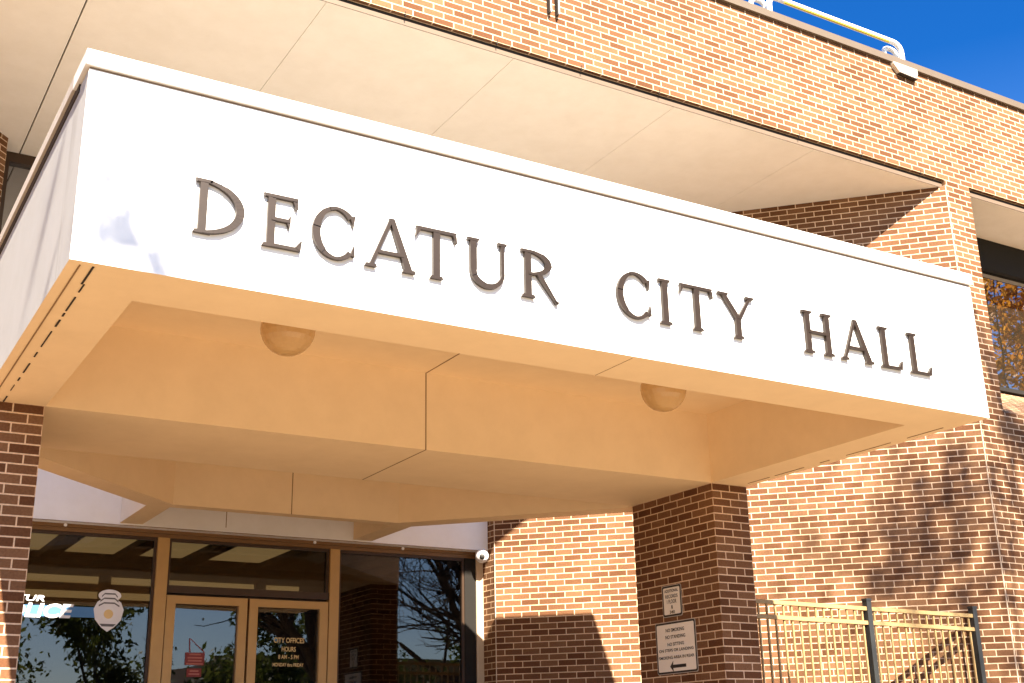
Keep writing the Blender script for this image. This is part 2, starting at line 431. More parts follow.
# second-floor window band in the entrance recess
def window_wall(root, x0, x1, y, z0, z1, n, fw, gm, fm, depth=0.12, th=0.11):
    def fr(m):
        m.box(x0, x1, y - depth, y, z1 - th, z1); m.box(x0, x1, y - depth, y, z0, z0 + fw)
        for i in range(n + 1):
            xc = x0 + (x1 - x0 - fw) * i / n
            m.box(xc, xc + fw, y - depth, y, z0 + fw, z1 - th)
    wn = part(fr, 'window', fm, root)
    for i in range(n):
        a = x0 + (x1 - x0 - fw) * i / n + fw; b = x0 + (x1 - x0 - fw) * (i + 1) / n
        q = MB(); q.box(a, b, y - 0.06, y - 0.04, z0 + fw, z1 - th); q.build('pane', gm, wn)
    return wn
window_wall(bld, mir(XA) + 0.002, XA - 0.002, YS + 0.02, 3.75, ZS - 0.002, 5, 0.07, GLASS2, DBRONZE)
def f(m):
    m.box(mir(XA) + 0.002, XA - 0.002, YBD, YS + 0.2, 2.222, 3.748)
    m.box(mir(XA) + 0.002, XA - 0.002, YBD - 0.006, YBD - 0.0005, 2.222, 2.228, 1)
part(f, 'stucco_band', [BAND, JOINT], bld)
def f(m):
    m.box(mir(22), mir(XA) - .35, YS + .35, YS + 0.5, G, 6.9); m.box(XA + .35, 22, YS + .35, YS + 0.5, G, 6.9); m.box(mir(XA) - .349, XA + .349, YS + 0.35, YS + .5, 2.66, 6.9)
part(f, 'inner_wall', DARKREV, bld)
# lobby behind the storefront glass: tan panels with an added glow, between dark beams
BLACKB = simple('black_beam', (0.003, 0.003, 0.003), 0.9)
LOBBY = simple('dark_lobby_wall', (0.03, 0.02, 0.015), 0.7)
lm_, lt_, lb_ = new_mat('glowing_tan_panel'); lb_.inputs['Base Color'].default_value = (0.5, 0.42, 0.28, 1)
lb_.inputs['Emission Color'].default_value = (1.0, 0.78, 0.42, 1); lb_.inputs['Emission Strength'].default_value = 0.085  # glow added to the panels in place of lobby lighting
def f(m):
    m.box(0.9, 1.0, 12.75, 20.2, LAND, 2.64); m.box(8.0, 8.1, 12.75, 20.2, LAND, 2.64); m.box(1.0, 8.0, 20.1, 20.2, LAND, 2.64)
    m.box(1.0, 8.0, 12.75, 20.1, LAND - .1, LAND - .001); m.box(0.9, 8.1, 12.75, 20.2, 2.52, 2.62)
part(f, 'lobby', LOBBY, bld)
bx = [1.05, 1.85, 2.75, 3.64, 4.50, 5.55, 6.45, 7.3, 7.95]
for i in range(5):
    part(lambda m: m.box(bx[i] + .1, bx[i + 1] - .1, 12.95, 15.75, 2.46, 2.47), 'ceiling_panel', lm_, bld)
def f(m):
    for x in bx: m.box(x - .1, x + .1, 12.8, 16.5, 2.38, 2.519)
    m.box(1.0, 8.0, 15.76, 16.55, 2.30, 2.379); m.box(1.0, 8.0, 16.4, 16.5, 2.08, 2.17); m.box(1.0, 8.0, 16.4, 16.5, 1.9, 1.98)
    for x in (1.8, 3.62, 5.72, 7.2): m.box(x - .07, x + .07, 16.4, 16.5, LAND, 2.29)
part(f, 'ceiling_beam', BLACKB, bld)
part(lambda m: (m.box(1.0, 6.35, 16.6, 16.62, 1.98, 2.29)), 'glowing_transom_panel', lm_, bld)
# recessed upper windows to both sides
for sgn in (1, -1):
    X = (lambda x: x) if sgn == 1 else mir
    xa, xb = sorted((X(11.311), X(16.0)))
    part(lambda m: m.box(xa, xb, YB + 0.05, 9.3, ZS, ZS + 0.04), 'soffit_panel', ROOFSOF, bld)
    part(lambda m: m.box(xa, xb, YB + 0.040, YB + 0.048, ZS - 0.004, 6.132), 'soffit_edge', TRIM, bld)
    part(lambda m: m.box(xa, xb, YB + 0.052, YB + 0.07, ZS + 0.042, 6.171), 'drip_groove', DARKREV, bld)
    window_wall(bld, xa, xb, 9.3, 4.06, ZS - 0.002, 2, 0.05, GLASS2, BLACKF, th=0.42)
    def f(m):
        m.face([(xa, YB + .001, 3.442), (xb, YB + .001, 3.442), (xb, 9.24, 4.055), (xa, 9.24, 4.055)], 0,
               [(0, 0), (0, xb - xa), (1.09, xb - xa), (1.09, 0)])
        m.face([(xa, 9.24, 3.3), (xb, 9.24, 3.3), (xb, YB + .3, 3.3), (xa, YB + .3, 3.3)])
    part(f, 'sloped_sill', BRICK, bld)
    xc, xd = sorted((X(16.0), X(22.0)))
    part(lambda m: m.wall((xc, YB), (xd, YB), 3.441, 6.171, 0.3, 0.1), 'upper_wall', BRICK, bld)
# overflow scupper under the coping
def f(m):
    a, b = 10.235, 10.60
    N_ = (0, -1, 0)
    m.plate([(.09, .0), (.36, -.012), (.395, .05), (.395, .115), (0, .115), (0, .09)], (a, YB - .001, 7.403), (1, 0, 0), (0, 0, 1), N_, .052)
    m.plate([(.085, -.012), (.37, -.026), (.37, -.013), (.09, -.001)], (a, YB - .001, 7.403), (1, 0, 0), (0, 0, 1), N_, .058, 1)  # dark strip drawn as the shadow along the scupper's bottom edge
part(f, 'scupper', [simple('scupper_metal', (0.55, 0.47, 0.36), 0.5), DARKREV], bld)

# ------------------------------------------------------------------ entrance canopy
xL, xR, yF, ZB, ZTOP, zr = 0.945, 7.431, 5.609, 2.246, 3.37, 2.872
xLi, xRi, yFi, yP, yP2 = 1.343, 7.025, 6.038, 8.282, 9.484
xi, xo, yC = 5.349, 5.56, 11.23
can = thing('entrance_canopy', 'boxy white entrance canopy on two brick piers, lettered DECATUR CITY HALL', 'canopy', (CX, yP, LAND))
yRR = 9.50; yO = yRR + xR - xo
outer = [(xL, yF), (xR, yF), (xR, yRR), (xo, yO), (xo, YBD - .002), (mir(xo), YBD - .002), (mir(xo), yO), (xL, yRR)]
H1 = [(xLi, yFi), (xRi, yFi), (xRi, yP), (xLi, yP)]
yk = yC + xi - xRi
H2 = [(xLi, yP2), (xRi, yP2), (xRi, yk), (xi, yC), (mir(xi), yC), (xLi, yk)]
y3 = 11.37; H3 = [(mir(xi) + .012, y3), (xi - .012, y3), (xi - .012, YBD - .002), (mir(xi) + .012, YBD - .002)]
ztf = 3.272
def f(m):
    n = len(outer)
    for i in range(n):
        (ax, ay), (bx, by) = outer[i], outer[(i + 1) % n]
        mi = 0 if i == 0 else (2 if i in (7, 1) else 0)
        m.face([(ax, ay, ZB), (bx, by, ZB), (bx, by, ztf), (ax, ay, ztf)], mi)
    m.face([(x, y, ztf) for x, y in outer], 1)
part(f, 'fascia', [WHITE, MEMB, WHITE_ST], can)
def f(m):
    fl = lambda poly: m.face([(x, y, ZB) for x, y in reversed(poly)], 0)
    R = lambda a, b, c, d: fl([(a, c), (b, c), (b, d), (a, d)])
    R(xL, xR, yF, yFi); R(xL, xLi, yFi, yP); R(xRi, xR, yFi, yP); R(xL, xR, yP, yP2)
    wr = [(xRi, yP2), (xR, yP2), (xR, yRR), (xo, yO), (xi, yO), (xi, yC), (xRi, yk)]
    fl(wr); fl([(mir(x), y) for x, y in reversed(wr)])
    R(mir(xi), xi, yC, y3); R(xi - .012, xo, yO, YBD - .002); R(mir(xo), mir(xi) + .012, yO, YBD - .002)
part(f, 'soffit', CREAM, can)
for Hh in (H1, H2, H3):
    def f(m):
        n = len(Hh)
        for i in range(n):
            (ax, ay), (bx, by) = Hh[i], Hh[(i + 1) % n]
            if Hh is H3 and i == 2: continue
            m.face([(bx, by, ZB), (ax, ay, ZB), (ax, ay, zr), (bx, by, zr)], 0)
        m.face([(x, y, zr) for x, y in reversed(Hh)], 0)
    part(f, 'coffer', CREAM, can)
# metal cap with a dark reveal under it
def f(m):
    e = 0.022
    z0, z1 = 3.287, ZTOP
    m.box(xL - e, 3.721, yF - e, yF + 0.28, z0, z1); m.box(3.725, xR + e * .4, yF - e, yF + 0.28, z0, z1)
    m.box(xR - 0.2, xR + e * .4, yF + 0.281, yRR, z0, z1)
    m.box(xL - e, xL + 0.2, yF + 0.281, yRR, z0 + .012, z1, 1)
    for sg in (1, -1):
        X = (lambda x: x) if sg == 1 else mir
        q = [(X(xR - .2), yRR + .001), (X(xR), yRR + .001), (X(xo), yO), (X(xo) , YBD - .01), (X(xo - .15), YBD - .01), (X(xo - .15), yO - .06)]
        m.prism(q if sg == 1 else q[::-1], z0 - .014, z1)
part(f, 'coping', [CAPM, SIDECAP], can)
part(lambda m: (m.box(xL + .004, xR - .004, yF + .006, yF + .2, ztf + .001, 3.286), m.box(xR - .2, xR - .004, yF + .201, yRR, ztf + .001, 3.286)), 'cap_reveal', REVEAL, can)
part(lambda m: m.box(xL - .006, xL + .2, yF + .201, yRR, ztf - .028, 3.296), 'cap_reveal', DARKREV, can)
# sealant joints and drip grooves
j_ = 0.004; xm = 4.17
for bx_ in ((xm - j_, xm + j_, yFi + .001, yP - 0.003, zr - .003, zr + .01), (xm - j_, xm + j_, yP - .003, yP + .01, ZB - .002, zr),
            (xm - j_, xm + j_, yP + .011, yP2 - .001, ZB - .002, ZB + .01), (4.234, 4.2362, yF + .03, yFi - .003, ZB - .002, ZB + .01),
            (4.186, 4.194, yC - .003, yC + .01, ZB, zr), (3.896, 3.904, YBD - .003, YBD - .0005, ZB + .03, zr)):
    part(lambda m: m.box(*bx_), 'sealant_joint', JOINT, can)
def f(m):
    rr = random.Random(3)
    m.box(xL + .055, xL + .062, yF + .05, yP, ZB - .004, ZB + .01, 1)
    y = yF + 0.30
    while y < yP:
        l = rr.uniform(0.05, 0.35)
        m.box(xL + 0.128, xL + 0.128 + rr.uniform(.004, .011), y, min(y + l, yP), ZB - .004, ZB + .01); y += l + rr.uniform(0.03, 0.16)  # dark dashes drawn as the shadow of a peeled groove strip
    m.box(xL + .115, xL + .125, yF + .045, yF + .30, ZB - .004, ZB + .01)
part(f, 'drip_groove', [DARKREV, JOINT], can)
for s_ in (1, -1):
    if s_ == 1: a, b = xRi, xR
    else: a, b = xL, xLi - .007
    def f(m):
        d = yP2 - yP; v0, v1 = LAND - 2.246, -.0005
        for p, q, u0, u1 in (((a, yP2), (a, yP), -d, 0), ((a, yP), (b, yP), 0, .4064), ((b, yP), (b, yP2), .4064, .4064 + d), ((b, yP2), (a, yP2), .4064 + d, .8128 + d)):
            m.face([(*p, LAND), (*q, LAND), (*q, ZB - .0005), (*p, ZB - .0005)], 0, [(u0, v0), (u1, v0), (u1, v1), (u0, v1)])
    part(f, 'brick_pier', BRICK, can)

rr_ = random.Random(5); yy = yF + .35
while yy < yRR - .3:
    l_ = rr_.uniform(0.1, 0.5); w_ = rr_.uniform(.003, .007)
    part(lambda m: m.box(xR - .09, xR - .09 + w_, yy, yy + l_, ZB - .004, ZB + .01), 'drip_groove', JOINT, can); yy += l_ + rr_.uniform(0.05, 0.2)
# ---- cast letters
def stroke(x0, y0, x1, y1, t0, t1=None):
    t1 = t0 if t1 is None else t1
    return [(x0 - t0 / 2, y0), (x0 + t0 / 2, y0), (x1 + t1 / 2, y1), (x1 - t1 / 2, y1)]
def arc(cx, cy, rx, ry, a0, a1, tmin, tmax, n=22):
    o, i_ = [], []
    for k in range(n + 1):
        a = math.radians(a0 + (a1 - a0) * k / n); c, s = math.cos(a), math.sin(a)
        t = tmin + (tmax - tmin) * abs(c)
        o.append((cx + rx * c, cy + ry * s)); i_.append((cx + (rx - t) * c, cy + (ry - t * 0.75) * s))
    return [[o[k], o[k + 1], i_[k + 1], i_[k]] for k in range(n)]
def serif(xc, y, wd, h, flip=1):
    pts = [(xc - wd / 2, y), (xc + wd / 2, y), (xc + wd / 2 - .008, y + h * flip), (xc - wd / 2 + .008, y + h * flip)]
    return pts if flip > 0 else list(reversed(pts))
HT, T, TN, SH = 0.298, 0.042, 0.019, 0.018
def glyph(ch, W):
    P = []
    sw = T + 0.05
    if ch in 'DERHIL':
        x = sw / 2
        P += [stroke(x, .004, x, HT - .004, T), serif(x, 0, sw, SH), serif(x, HT, sw, SH, -1)]
    if ch == 'D':
        x = sw / 2
        P += arc(x, HT / 2, W - x, HT / 2 - .0012, -90, 90, TN, T * 1.05)
    if ch == 'E':
        x = sw / 2
        for y, l in ((.0008, W), (HT - TN - .0008, W * 0.9), (HT * 0.5, W * 0.72)):
            P.append([(x, y), (l, y), (l, y + TN), (x, y + TN)])
        P += [[(W - .03, TN), (W, 0), (W + .008, .062), (W - .003, .055)], [(W * .9 - .028, HT - TN), (W * .9 - .008, HT - .065), (W * .9 + .003, HT - .062), (W * .9, HT - TN)],
              [(W * .72 - .02, HT * .5), (W * .72 - .004, HT * .5 - .038), (W * .72 + .003, HT * .5 + TN + .03), (W * .72 - .014, HT * .5 + TN)]]
    if ch == 'C':
        r = W * 0.54
        P += arc(r, HT / 2, r, HT / 2 + .004, 46, 314, TN * 1.1, T * 1.05, 30)
        ex = r + r * math.cos(math.radians(46))
        P += [[(ex - .014, HT * .83), (W * 0.93, HT * .66), (W * .97, HT * .9), (ex - .01, HT * .88)],
              [(ex - .01, HT * .12), (W * .97, HT * .1), (W * .95, HT * .33), (W * .9, HT * .22)]]
    if ch == 'A':
        ap = W * 0.53
        lx, rx = .022 + .012, W - .03
        P += [stroke(lx, .005, ap - .006, HT * .97, TN * 1.25, TN * 1.1), stroke(rx, .006, ap, HT * 1.02, T * 1.08, T * .75),
              serif(lx, 0, .072, SH), serif(rx, 0, .082, SH)]
        f = 0.32
        P.append([(lx + (ap - lx) * f, HT * f - TN / 2), (rx + (ap - rx) * f, HT * f - TN / 2), (rx + (ap - rx) * f, HT * f + TN / 2), (lx + (ap - lx) * f, HT * f + TN / 2)])
    if ch == 'T':
        P += [stroke(W / 2, .005, W / 2, HT - .004, T), serif(W / 2, 0, .082, SH), [(.01, HT - TN), (W - .01, HT - TN), (W - .002, HT), (.002, HT)],
              [(0, HT - .062), (.008, HT - .06), (.03, HT - TN), (.006, HT - TN)], [(W - .03, HT - TN), (W - .012, HT - .06), (W - .002, HT - .065), (W - .006, HT - TN)]]
    if ch == 'U':
        a, b = .04, W - .032
        r = (b - a + T / 2 + TN / 2) / 2; cx = (a - T / 2 + b + TN / 2) / 2; ry = r * .95
        P += [stroke(a, ry, a, HT - .004, T), stroke(b, ry, b, HT - .004, TN * 1.1), serif(a, HT, .08, SH, -1), serif(b, HT, .062, SH, -1)]
        n = 24
        for k in range(n):
            q = []
            for kk in (k, k + 1):
                an = math.pi + math.pi * kk / n; c, s = math.cos(an), math.sin(an)
                th = T * (1 - kk / n) + TN * 1.1 * kk / n; th = th * 0.9 + .004 * math.sin(math.pi * kk / n)
                q.append(((cx + r * c, ry + ry * s), (cx + (r - th) * c, ry + (ry - th) * s)))
            P.append([q[0][0], q[1][0], q[1][1], q[0][1]])
    if ch == 'R':
        x = sw / 2
        ry = HT * .26
        P += arc(x + .02, HT - ry, W * .83 - x - .02, ry, -90, 90, TN, T)
        P += [[(x, HT - TN), (x + .022, HT - TN), (x + .022, HT), (x, HT)], [(x, HT - 2 * ry), (x + .03, HT - 2 * ry), (x + .03, HT - 2 * ry + TN * .8), (x, HT - 2 * ry + TN * .8)]]
        P += [[(W * .86, .008), (W * .98, -.012), (W * .55, HT * .5), (W * .40, HT * .5)], [(W * .86, .008), (W * .93, -.014), (W, -.012), (W * 1.0, .004)]]
    if ch == 'Y':
        c = W * .52
        P += [stroke(c, .005, c, HT * .48, T), serif(c, 0, .08, SH), [(c - T / 2, HT * .46), (c + T / 2, HT * .46), (.06, HT - .004), (.022, HT - .004)],
              [(c - TN * .3, HT * .46), (c + T / 2, HT * .44), (W - .025, HT - .005), (W - .045, HT - .005)], serif(.042, HT, .085, SH, -1), serif(W - .036, HT, .07, SH, -1)]
    if ch == 'H':
        b = W - sw / 2
        P += [stroke(b, .004, b, HT - .004, T), serif(b, 0, sw, SH), serif(b, HT, sw, SH, -1), [(sw / 2, HT * .47), (b, HT * .47), (b, HT * .47 + TN * 1.05), (sw / 2, HT * .47 + TN * 1.05)]]
    if ch == 'L':
        x = sw / 2
        P += [[(x, .0008), (W - .004, .0008), (W - .004, TN), (x, TN)], [(W - .035, TN), (W - .006, 0), (W + .006, .07), (W - .006, .062)]]
    return P
def area(p): return sum(p[i][0] * p[(i + 1) % len(p)][1] - p[(i + 1) % len(p)][0] * p[i][1] for i in range(len(p)))
LET = [('D', 1.508, 1.774), ('E', 1.868, 2.080), ('C', 2.141, 2.396), ('A', 2.446, 2.743), ('T', 2.748, 3.013), ('U', 3.074, 3.341), ('R', 3.431, 3.686),
       ('C', 4.109, 4.372), ('I', 4.430, 4.518), ('T', 4.596, 4.866), ('Y', 4.906, 5.212), ('H', 5.629, 5.902), ('A', 5.965, 6.266), ('L', 6.347, 6.554), ('L', 6.637, 6.850)]
for ch, x0, x1 in LET:
    m = MB()
    z0 = 2.497 - (x0 - 1.5) * 0.0035
    for i, pl in enumerate(glyph(ch, (x1 - x0) * .985)):
        if area(pl) < 0: pl = list(reversed(pl))
        d = 0.019 + 0.0007 * (i % 7)
        # bevelled cast face: sides plus a slightly smaller front
        cx_ = sum(p[0] for p in pl) / len(pl); cy_ = sum(p[1] for p in pl) / len(pl)
        m.plate(pl, (x0, yF - 0.006, z0), (1, 0, 0), (0, 0, 1), (0, -1, 0), d)
    lo = m.build('letter', LETTER, can)

# ------------------------------------------------------------------ globe lamps in the front coffer
for k, (gx, lab) in enumerate(((2.60, 'round frosted globe lamp under the canopy nearest the left brick pier'), (5.66, 'round frosted globe lamp under the canopy nearest the right brick pier'))):
    gy = 7.16; gz = 2.64
    t = thing('globe_lamp', lab, 'lamp', (gx, gy, zr), 'globe lamps in the canopy ceiling')
    part(lambda m: m.sphere((gx, gy, gz), 0.178), 'globe', GLOBE, t)
    part(lambda m: m.tube([(gx, gy, zr - .002), (gx, gy, zr - 0.05), (gx, gy, zr - 0.052)], [0.125, 0.125, 0.11], 28), 'base', BRONZE, t)

# ------------------------------------------------------------------ storefront
sf = thing('glass_storefront', 'bronze framed glass storefront with double doors below the white canopy', 'storefront', (CX, YS, LAND))
y0, y1 = YS - 0.11, YS
part(lambda m: (m.box(mir(XA) + .003, XA - .003, y0 - .02, y1, 2.19, 2.2215), m.box(mir(XA) + .003, XA - .003, y0, y1, 2.15, 2.189)), 'header', BRONZE, sf)
ml = [(mir(XA) + .003, mir(XA) + 0.12, BRONZE), (3.243, 3.362, GOLD), (5.125, 5.235, GOLD), (6.945, XA - .003, ALU)]
for a, b, mt in ml: part(lambda m: m.box(a, b, y0 - .012, y1, LAND, 2.149), 'mullion', mt, sf)
part(lambda m: (m.box(3.363, 5.124, y0, y1, 1.60, 1.675), m.box(3.363, 5.124, YS - .028, y1, 1.56, 1.599), m.box(4.19, 4.265, YS - .028, y1, LAND, 1.559)), 'transom_bar', DBRONZE, sf)
def pane(a, b, z0, z1): return part(lambda m: m.box(a, b, YS - 0.06, YS - 0.045, z0, z1), 'glass_pane', GLASS, sf)
def beads(a, b, z0, z1):
    def f(m):
        m.box(a, a + .028, y0 + .02, y1 - .061, z0, z1); m.box(b - .028, b, y0 + .02, y1 - .061, z0, z1)
        m.box(a + .028, b - .028, y0 + .02, y1 - .061, z1 - .03, z1)
    part(f, 'glazing_bead', DBRONZE, sf)
pl_ = pane(mir(XA) + .12, 3.243, LAND + .08, 2.149); beads(mir(XA) + .12, 3.243, LAND + .08, 2.149)
pane(3.362, 5.125, 1.675, 2.149); beads(3.363, 5.124, 1.676, 2.149)
pane(5.235, 6.925, LAND + .08, 2.149); beads(5.236, 6.80, LAND + .08, 2.149)
part(lambda m: m.box(6.80, 6.944, y0 + .005, y1 - .001, LAND, 2.149), 'jamb', BLACKF, sf)
for a, b in ((mir(XA) + .12, 3.242), (5.236, 6.79)): part(lambda m: m.box(a, b, y0, y1, LAND, LAND + .079), 'base_rail', BRONZE, sf)
for x in (2.32, 4.93, 5.99):
    part(lambda m: m.tube([(x, y0 - .021, 2.205), (x, y0 - .032, 2.205)], 0.016, 12), 'indicator_cap', WHITET, sf)
Rx, Uz, Ny = (1, 0, 0), (0, 0, 1), (0, -1, 0)
for di, (a, b, hinge) in enumerate(((3.372, 4.216, 0), (4.240, 5.116, 1))):
    def f(m):
        st = 0.092
        m.box(a, a + st, y0 - .005, y1 - .03, LAND + .01, 1.575); m.box(b - st, b, y0 - .005, y1 - .03, LAND + .01, 1.575)
        m.box(a + st, b - st, y0 - .004, y1 - .03, 1.495, 1.574); m.box(a + st, b - st, y0 - .004, y1 - .03, LAND + .01, LAND + .22)
    d = part(f, 'door', GOLD, sf)
    q = MB(); q.box(a + .092, b - .092, YS - .075, YS - .06, LAND + .22, 1.495); q.build('pane', GLASS, d)
    hx = b - .05 if di == 0 else a + .05
    q = MB(); q.tube([(hx, y0 - .006, .55), (hx, y0 - .07, .55), (hx, y0 - .07, .15), (hx, y0 - .006, .15)], .012, 8); q.build('handle', GOLD, d)
    q = MB(); yd = YS - .0765
    if di == 1:
        for s, z, hh, wd in (('CITY OFFICES', 1.165, .052, .34), ('HOURS', 1.075, .048, .155), ('8 AM - 5 PM', .995, .042, .225), ('MONDAY thru FRIDAY', .915, .036, .34)):
            q = MB(); q.text(s, (4.70, yd, z), hh, Rx, Uz, Ny, width=wd, bold=.012); q.build('lettering', GOLDT, d)
    else:
        q.plate([(-.10, -.062), (.10, -.062), (.10, .062), (-.10, .062)], (3.705, yd, .957), Rx, Uz, Ny, .001, 0)
        q.plate([(-.075, -.042), (.075, -.042), (.075, .042), (-.075, .042)], (3.705, yd, .822), Rx, Uz, Ny, .001, 0)
        q.plate([(-.075, .065), (-.062, .065), (-.075, .20), (-.085, .20)], (3.72, yd, .957), Rx, Uz, Ny, .001, 0)
        q.plate([(.075, .064), (.09, .064), (-.07, .20), (-.08, .20)], (3.72, yd, .957), Rx, Uz, Ny, .001, 0)
        for zc, hw in ((1.0, .06), (.968, .075), (.938, .07), (.908, .085), (.838, .045), (.808, .055)):
            q.plate([(-hw, -.008), (hw, -.008), (hw, .008), (-hw, .008)], (3.705, yd - .002, zc), Rx, Uz, Ny, .001, 1)
        q.build('decal', [REDT, PINK], d)
q = MB(); yg = YS - .0615
q.text('DECATUR', (1.90, yg, 1.498), .055, Rx, Uz, Ny, width=.62, shear=.2, bold=.02); q.build('lettering', WHITET, pl_)
q = MB()
q.text('POLICE', (2.115, yg, 1.385), .125, Rx, Uz, Ny, width=.74, shear=.18, bold=.03)
q.plate([(-.9, -.055), (.27, -.055), (.29, .045), (-.88, .045)], (2.48, yg + .0012, 1.385), Rx, Uz, Ny, .0008, 1)
q.build('lettering', [WHITET, BLUET], pl_)
def disc(rx, ry, n=28): return [(rx * math.cos(2 * math.pi * k / n), ry * math.sin(2 * math.pi * k / n)) for k in range(n)]
q = MB(); bc = (2.82, yg, 1.385)
sh = [(-.115, .10), (-.145, .03), (-.125, -.07), (-.06, -.145), (0, -.185), (.06, -.145), (.125, -.07), (.145, .03), (.115, .10), (.06, .14), (0, .12), (-.06, .14)]
q.plate(sh, bc, Rx, Uz, Ny, .002, 0)
q.plate([(x * .5, y * .42 + .165) for x, y in disc(.22, .14)], bc, Rx, Uz, Ny, .0026, 1)
for i in range(3):                                   # banner bands across the top of the shield
    yb = .085 + i * .045
    q.plate([(-.10 + i * .012, yb - .03), (-.05, yb), (.05, yb), (.10 - i * .012, yb - .03), (.10 - i * .012, yb - .014), (.05, yb + .014), (-.05, yb + .014), (-.10 + i * .012, yb - .014)], bc, Rx, Uz, Ny, .0034, 2)
q.plate([(x, y - .015) for x, y in disc(.07, .07)], bc, Rx, Uz, Ny, .0032, 1)
q.plate([(x, y - .015) for x, y in disc(.045, .045)], bc, Rx, Uz, Ny, .0038, 3)
q.plate([(-.055, -.135), (.055, -.135), (.08, -.11), (-.08, -.11)], bc, Rx, Uz, Ny, .0036, 2)
q.build('badge_decal', [SILVER, WHITET, simple('badge_shade', (0.12, 0.12, 0.13), .6), GOLDT], pl_)

# security camera on the stucco band
sc_ = thing('security_camera', 'white round security camera at the right end of the storefront header', 'camera', (6.98, YBD, 2.2))
cdir = Vector((-.45, -.85, -.22)).normalized(); c0 = Vector((6.955, 12.36, 2.165))
part(lambda m: m.sphere(c0 + cdir * .04, .078, 0, 24, 14), 'body', WHITET, sc_)
part(lambda m: m.tube([c0 + Vector((0, .03, .056)), c0 + Vector((0, .03, .02))], .06, 20), 'mount', WHITET, sc_)
part(lambda m: m.sphere(c0 + cdir * .085, .042, 0, 16, 10), 'lens', BLACK, sc_)

# ------------------------------------------------------------------ signs on the right pier (face looks to -x)
xs_ = xRi - 0.004
R2, U2, N2 = (0, -1, 0), (0, 0, 1), (-1, 0, 0)
def rrect(w_, h_, r=.02, n=5):
    o = []
    for cx_, cy_, a0 in ((w_ / 2 - r, h_ / 2 - r, 0), (-w_ / 2 + r, h_ / 2 - r, 90), (-w_ / 2 + r, -h_ / 2 + r, 180), (w_ / 2 - r, -h_ / 2 + r, 270)):
        for k in range(n + 1):
            a = math.radians(a0 + 90 * k / n); o.append((cx_ + r * math.cos(a), cy_ + r * math.sin(a)))
    return o
def sign(name, label, yc, zc, W, Hh_, lines, arrow):
    t = thing(name, label, 'sign', (xs_, yc, zc))
    o = (xs_, yc, zc)
    part(lambda m: (m.plate(rrect(W, Hh_), o, R2, U2, N2, .004, 0), m.plate(rrect(W - .012, Hh_ - .012, .017), (o[0] - .004, yc, zc), R2, U2, N2, .0008, 1),
                    m.plate(rrect(W - .044, Hh_ - .044, .013), (o[0] - .0048, yc, zc), R2, U2, N2, .0008, 2)), 'plate', [SIGNB, BLACK, SIGNM], t)
    def f(m):
        if arrow:
            z = -.165; L = .10
            pl = [(-L, z), (-L + .05, z - .05), (-L + .042, z - .014), (L + .03, z - .014), (L + .03, z + .014), (-L + .042, z + .014), (-L + .05, z + .05)]
            m.plate(pl, (o[0] - .006, yc, zc), R2, U2, N2, .001)
    if arrow: part(f, 'arrow', BLACK, t)
    for s, dz, hh, wd in lines: part(lambda m: m.text(s, (o[0] - .006, yc, zc + dz), hh, R2, U2, N2, width=wd, bold=.018), 'lettering', BLACK, t)
    return t
sign('wall_sign', 'small upright white sign above the arrow sign on the brick pier', 8.945, 1.279, .285, .285, [('ADDITIONAL', .092, .026, .2), ('RECORDS', .042, .03, .18), ('1 FLOOR', -.005, .034, .14), ('1', -.055, .03, .016), ('340', -.10, .028, .075)], False)
sign('arrow_sign', 'larger white no smoking sign with a black left arrow on the brick pier', 8.925, .866, .585, .46,
     [('NO SMOKING', .155, .03, .27), ('NO STANDING', .095, .03, .29), ('NO SITTING', .03, .028, .24), ('ON STEPS OR LANDING', -.022, .026, .50), ('SMOKING AREA IN REAR', -.085, .026, .51)], True)

# ------------------------------------------------------------------ metal fence between pier and wall
fy = 8.55
fence = thing('metal_fence', 'beige metal picket fence with black posts between brick pier and wall', 'fence', (9.1, fy, LAND))
ftop = lambda x: 1.278 - (x - 7.6) * 0.010
posts = [9.085, 10.60]
segs = [(7.44, 9.055), (9.115, 10.57)]
for x in posts:
    zt = ftop(x) + .06
    part(lambda m: (m.box(x - .03, x + .03, fy - .03, fy + .03, LAND, zt), m.prism([(x - .034, fy - .034), (x + .034, fy - .034), (x + .034, fy + .034), (x - .034, fy + .034)], zt, zt + .018)), 'post', POSTM, fence)
for a, b in segs:
    for dz in (0.0, -.135, -1.55):
        def f(m):
            hx = .02
            za, zb = ftop(a) + dz, ftop(b) + dz
            for (p, q) in (((a, za), (b, zb)),):
                A_ = [(a, fy - hx, za - .036), (b, fy - hx, zb - .036), (b, fy - hx, zb), (a, fy - hx, za)]
                B_ = [(x, fy + hx, z) for x, y, z in A_]
                m.face(A_); m.face(list(reversed(B_))); m.face([A_[3], A_[2], B_[2], B_[3]]); m.face([A_[1], A_[0], B_[0], B_[1]]); m.face([A_[0], A_[3], B_[3], B_[0]]); m.face([A_[2], A_[1], B_[1], B_[2]])
        part(f, 'rail', RAILM, fence)
    n = int((b - a) / 0.1)
    for i in range(n):
        x = a + (b - a) * (i + .5) / n
        part(lambda m: m.box(x - .008, x + .008, fy - .008, fy + .008, LAND + .08, ftop(x) - .037 if False else ftop(x) - .002), 'picket', RAILM, fence)

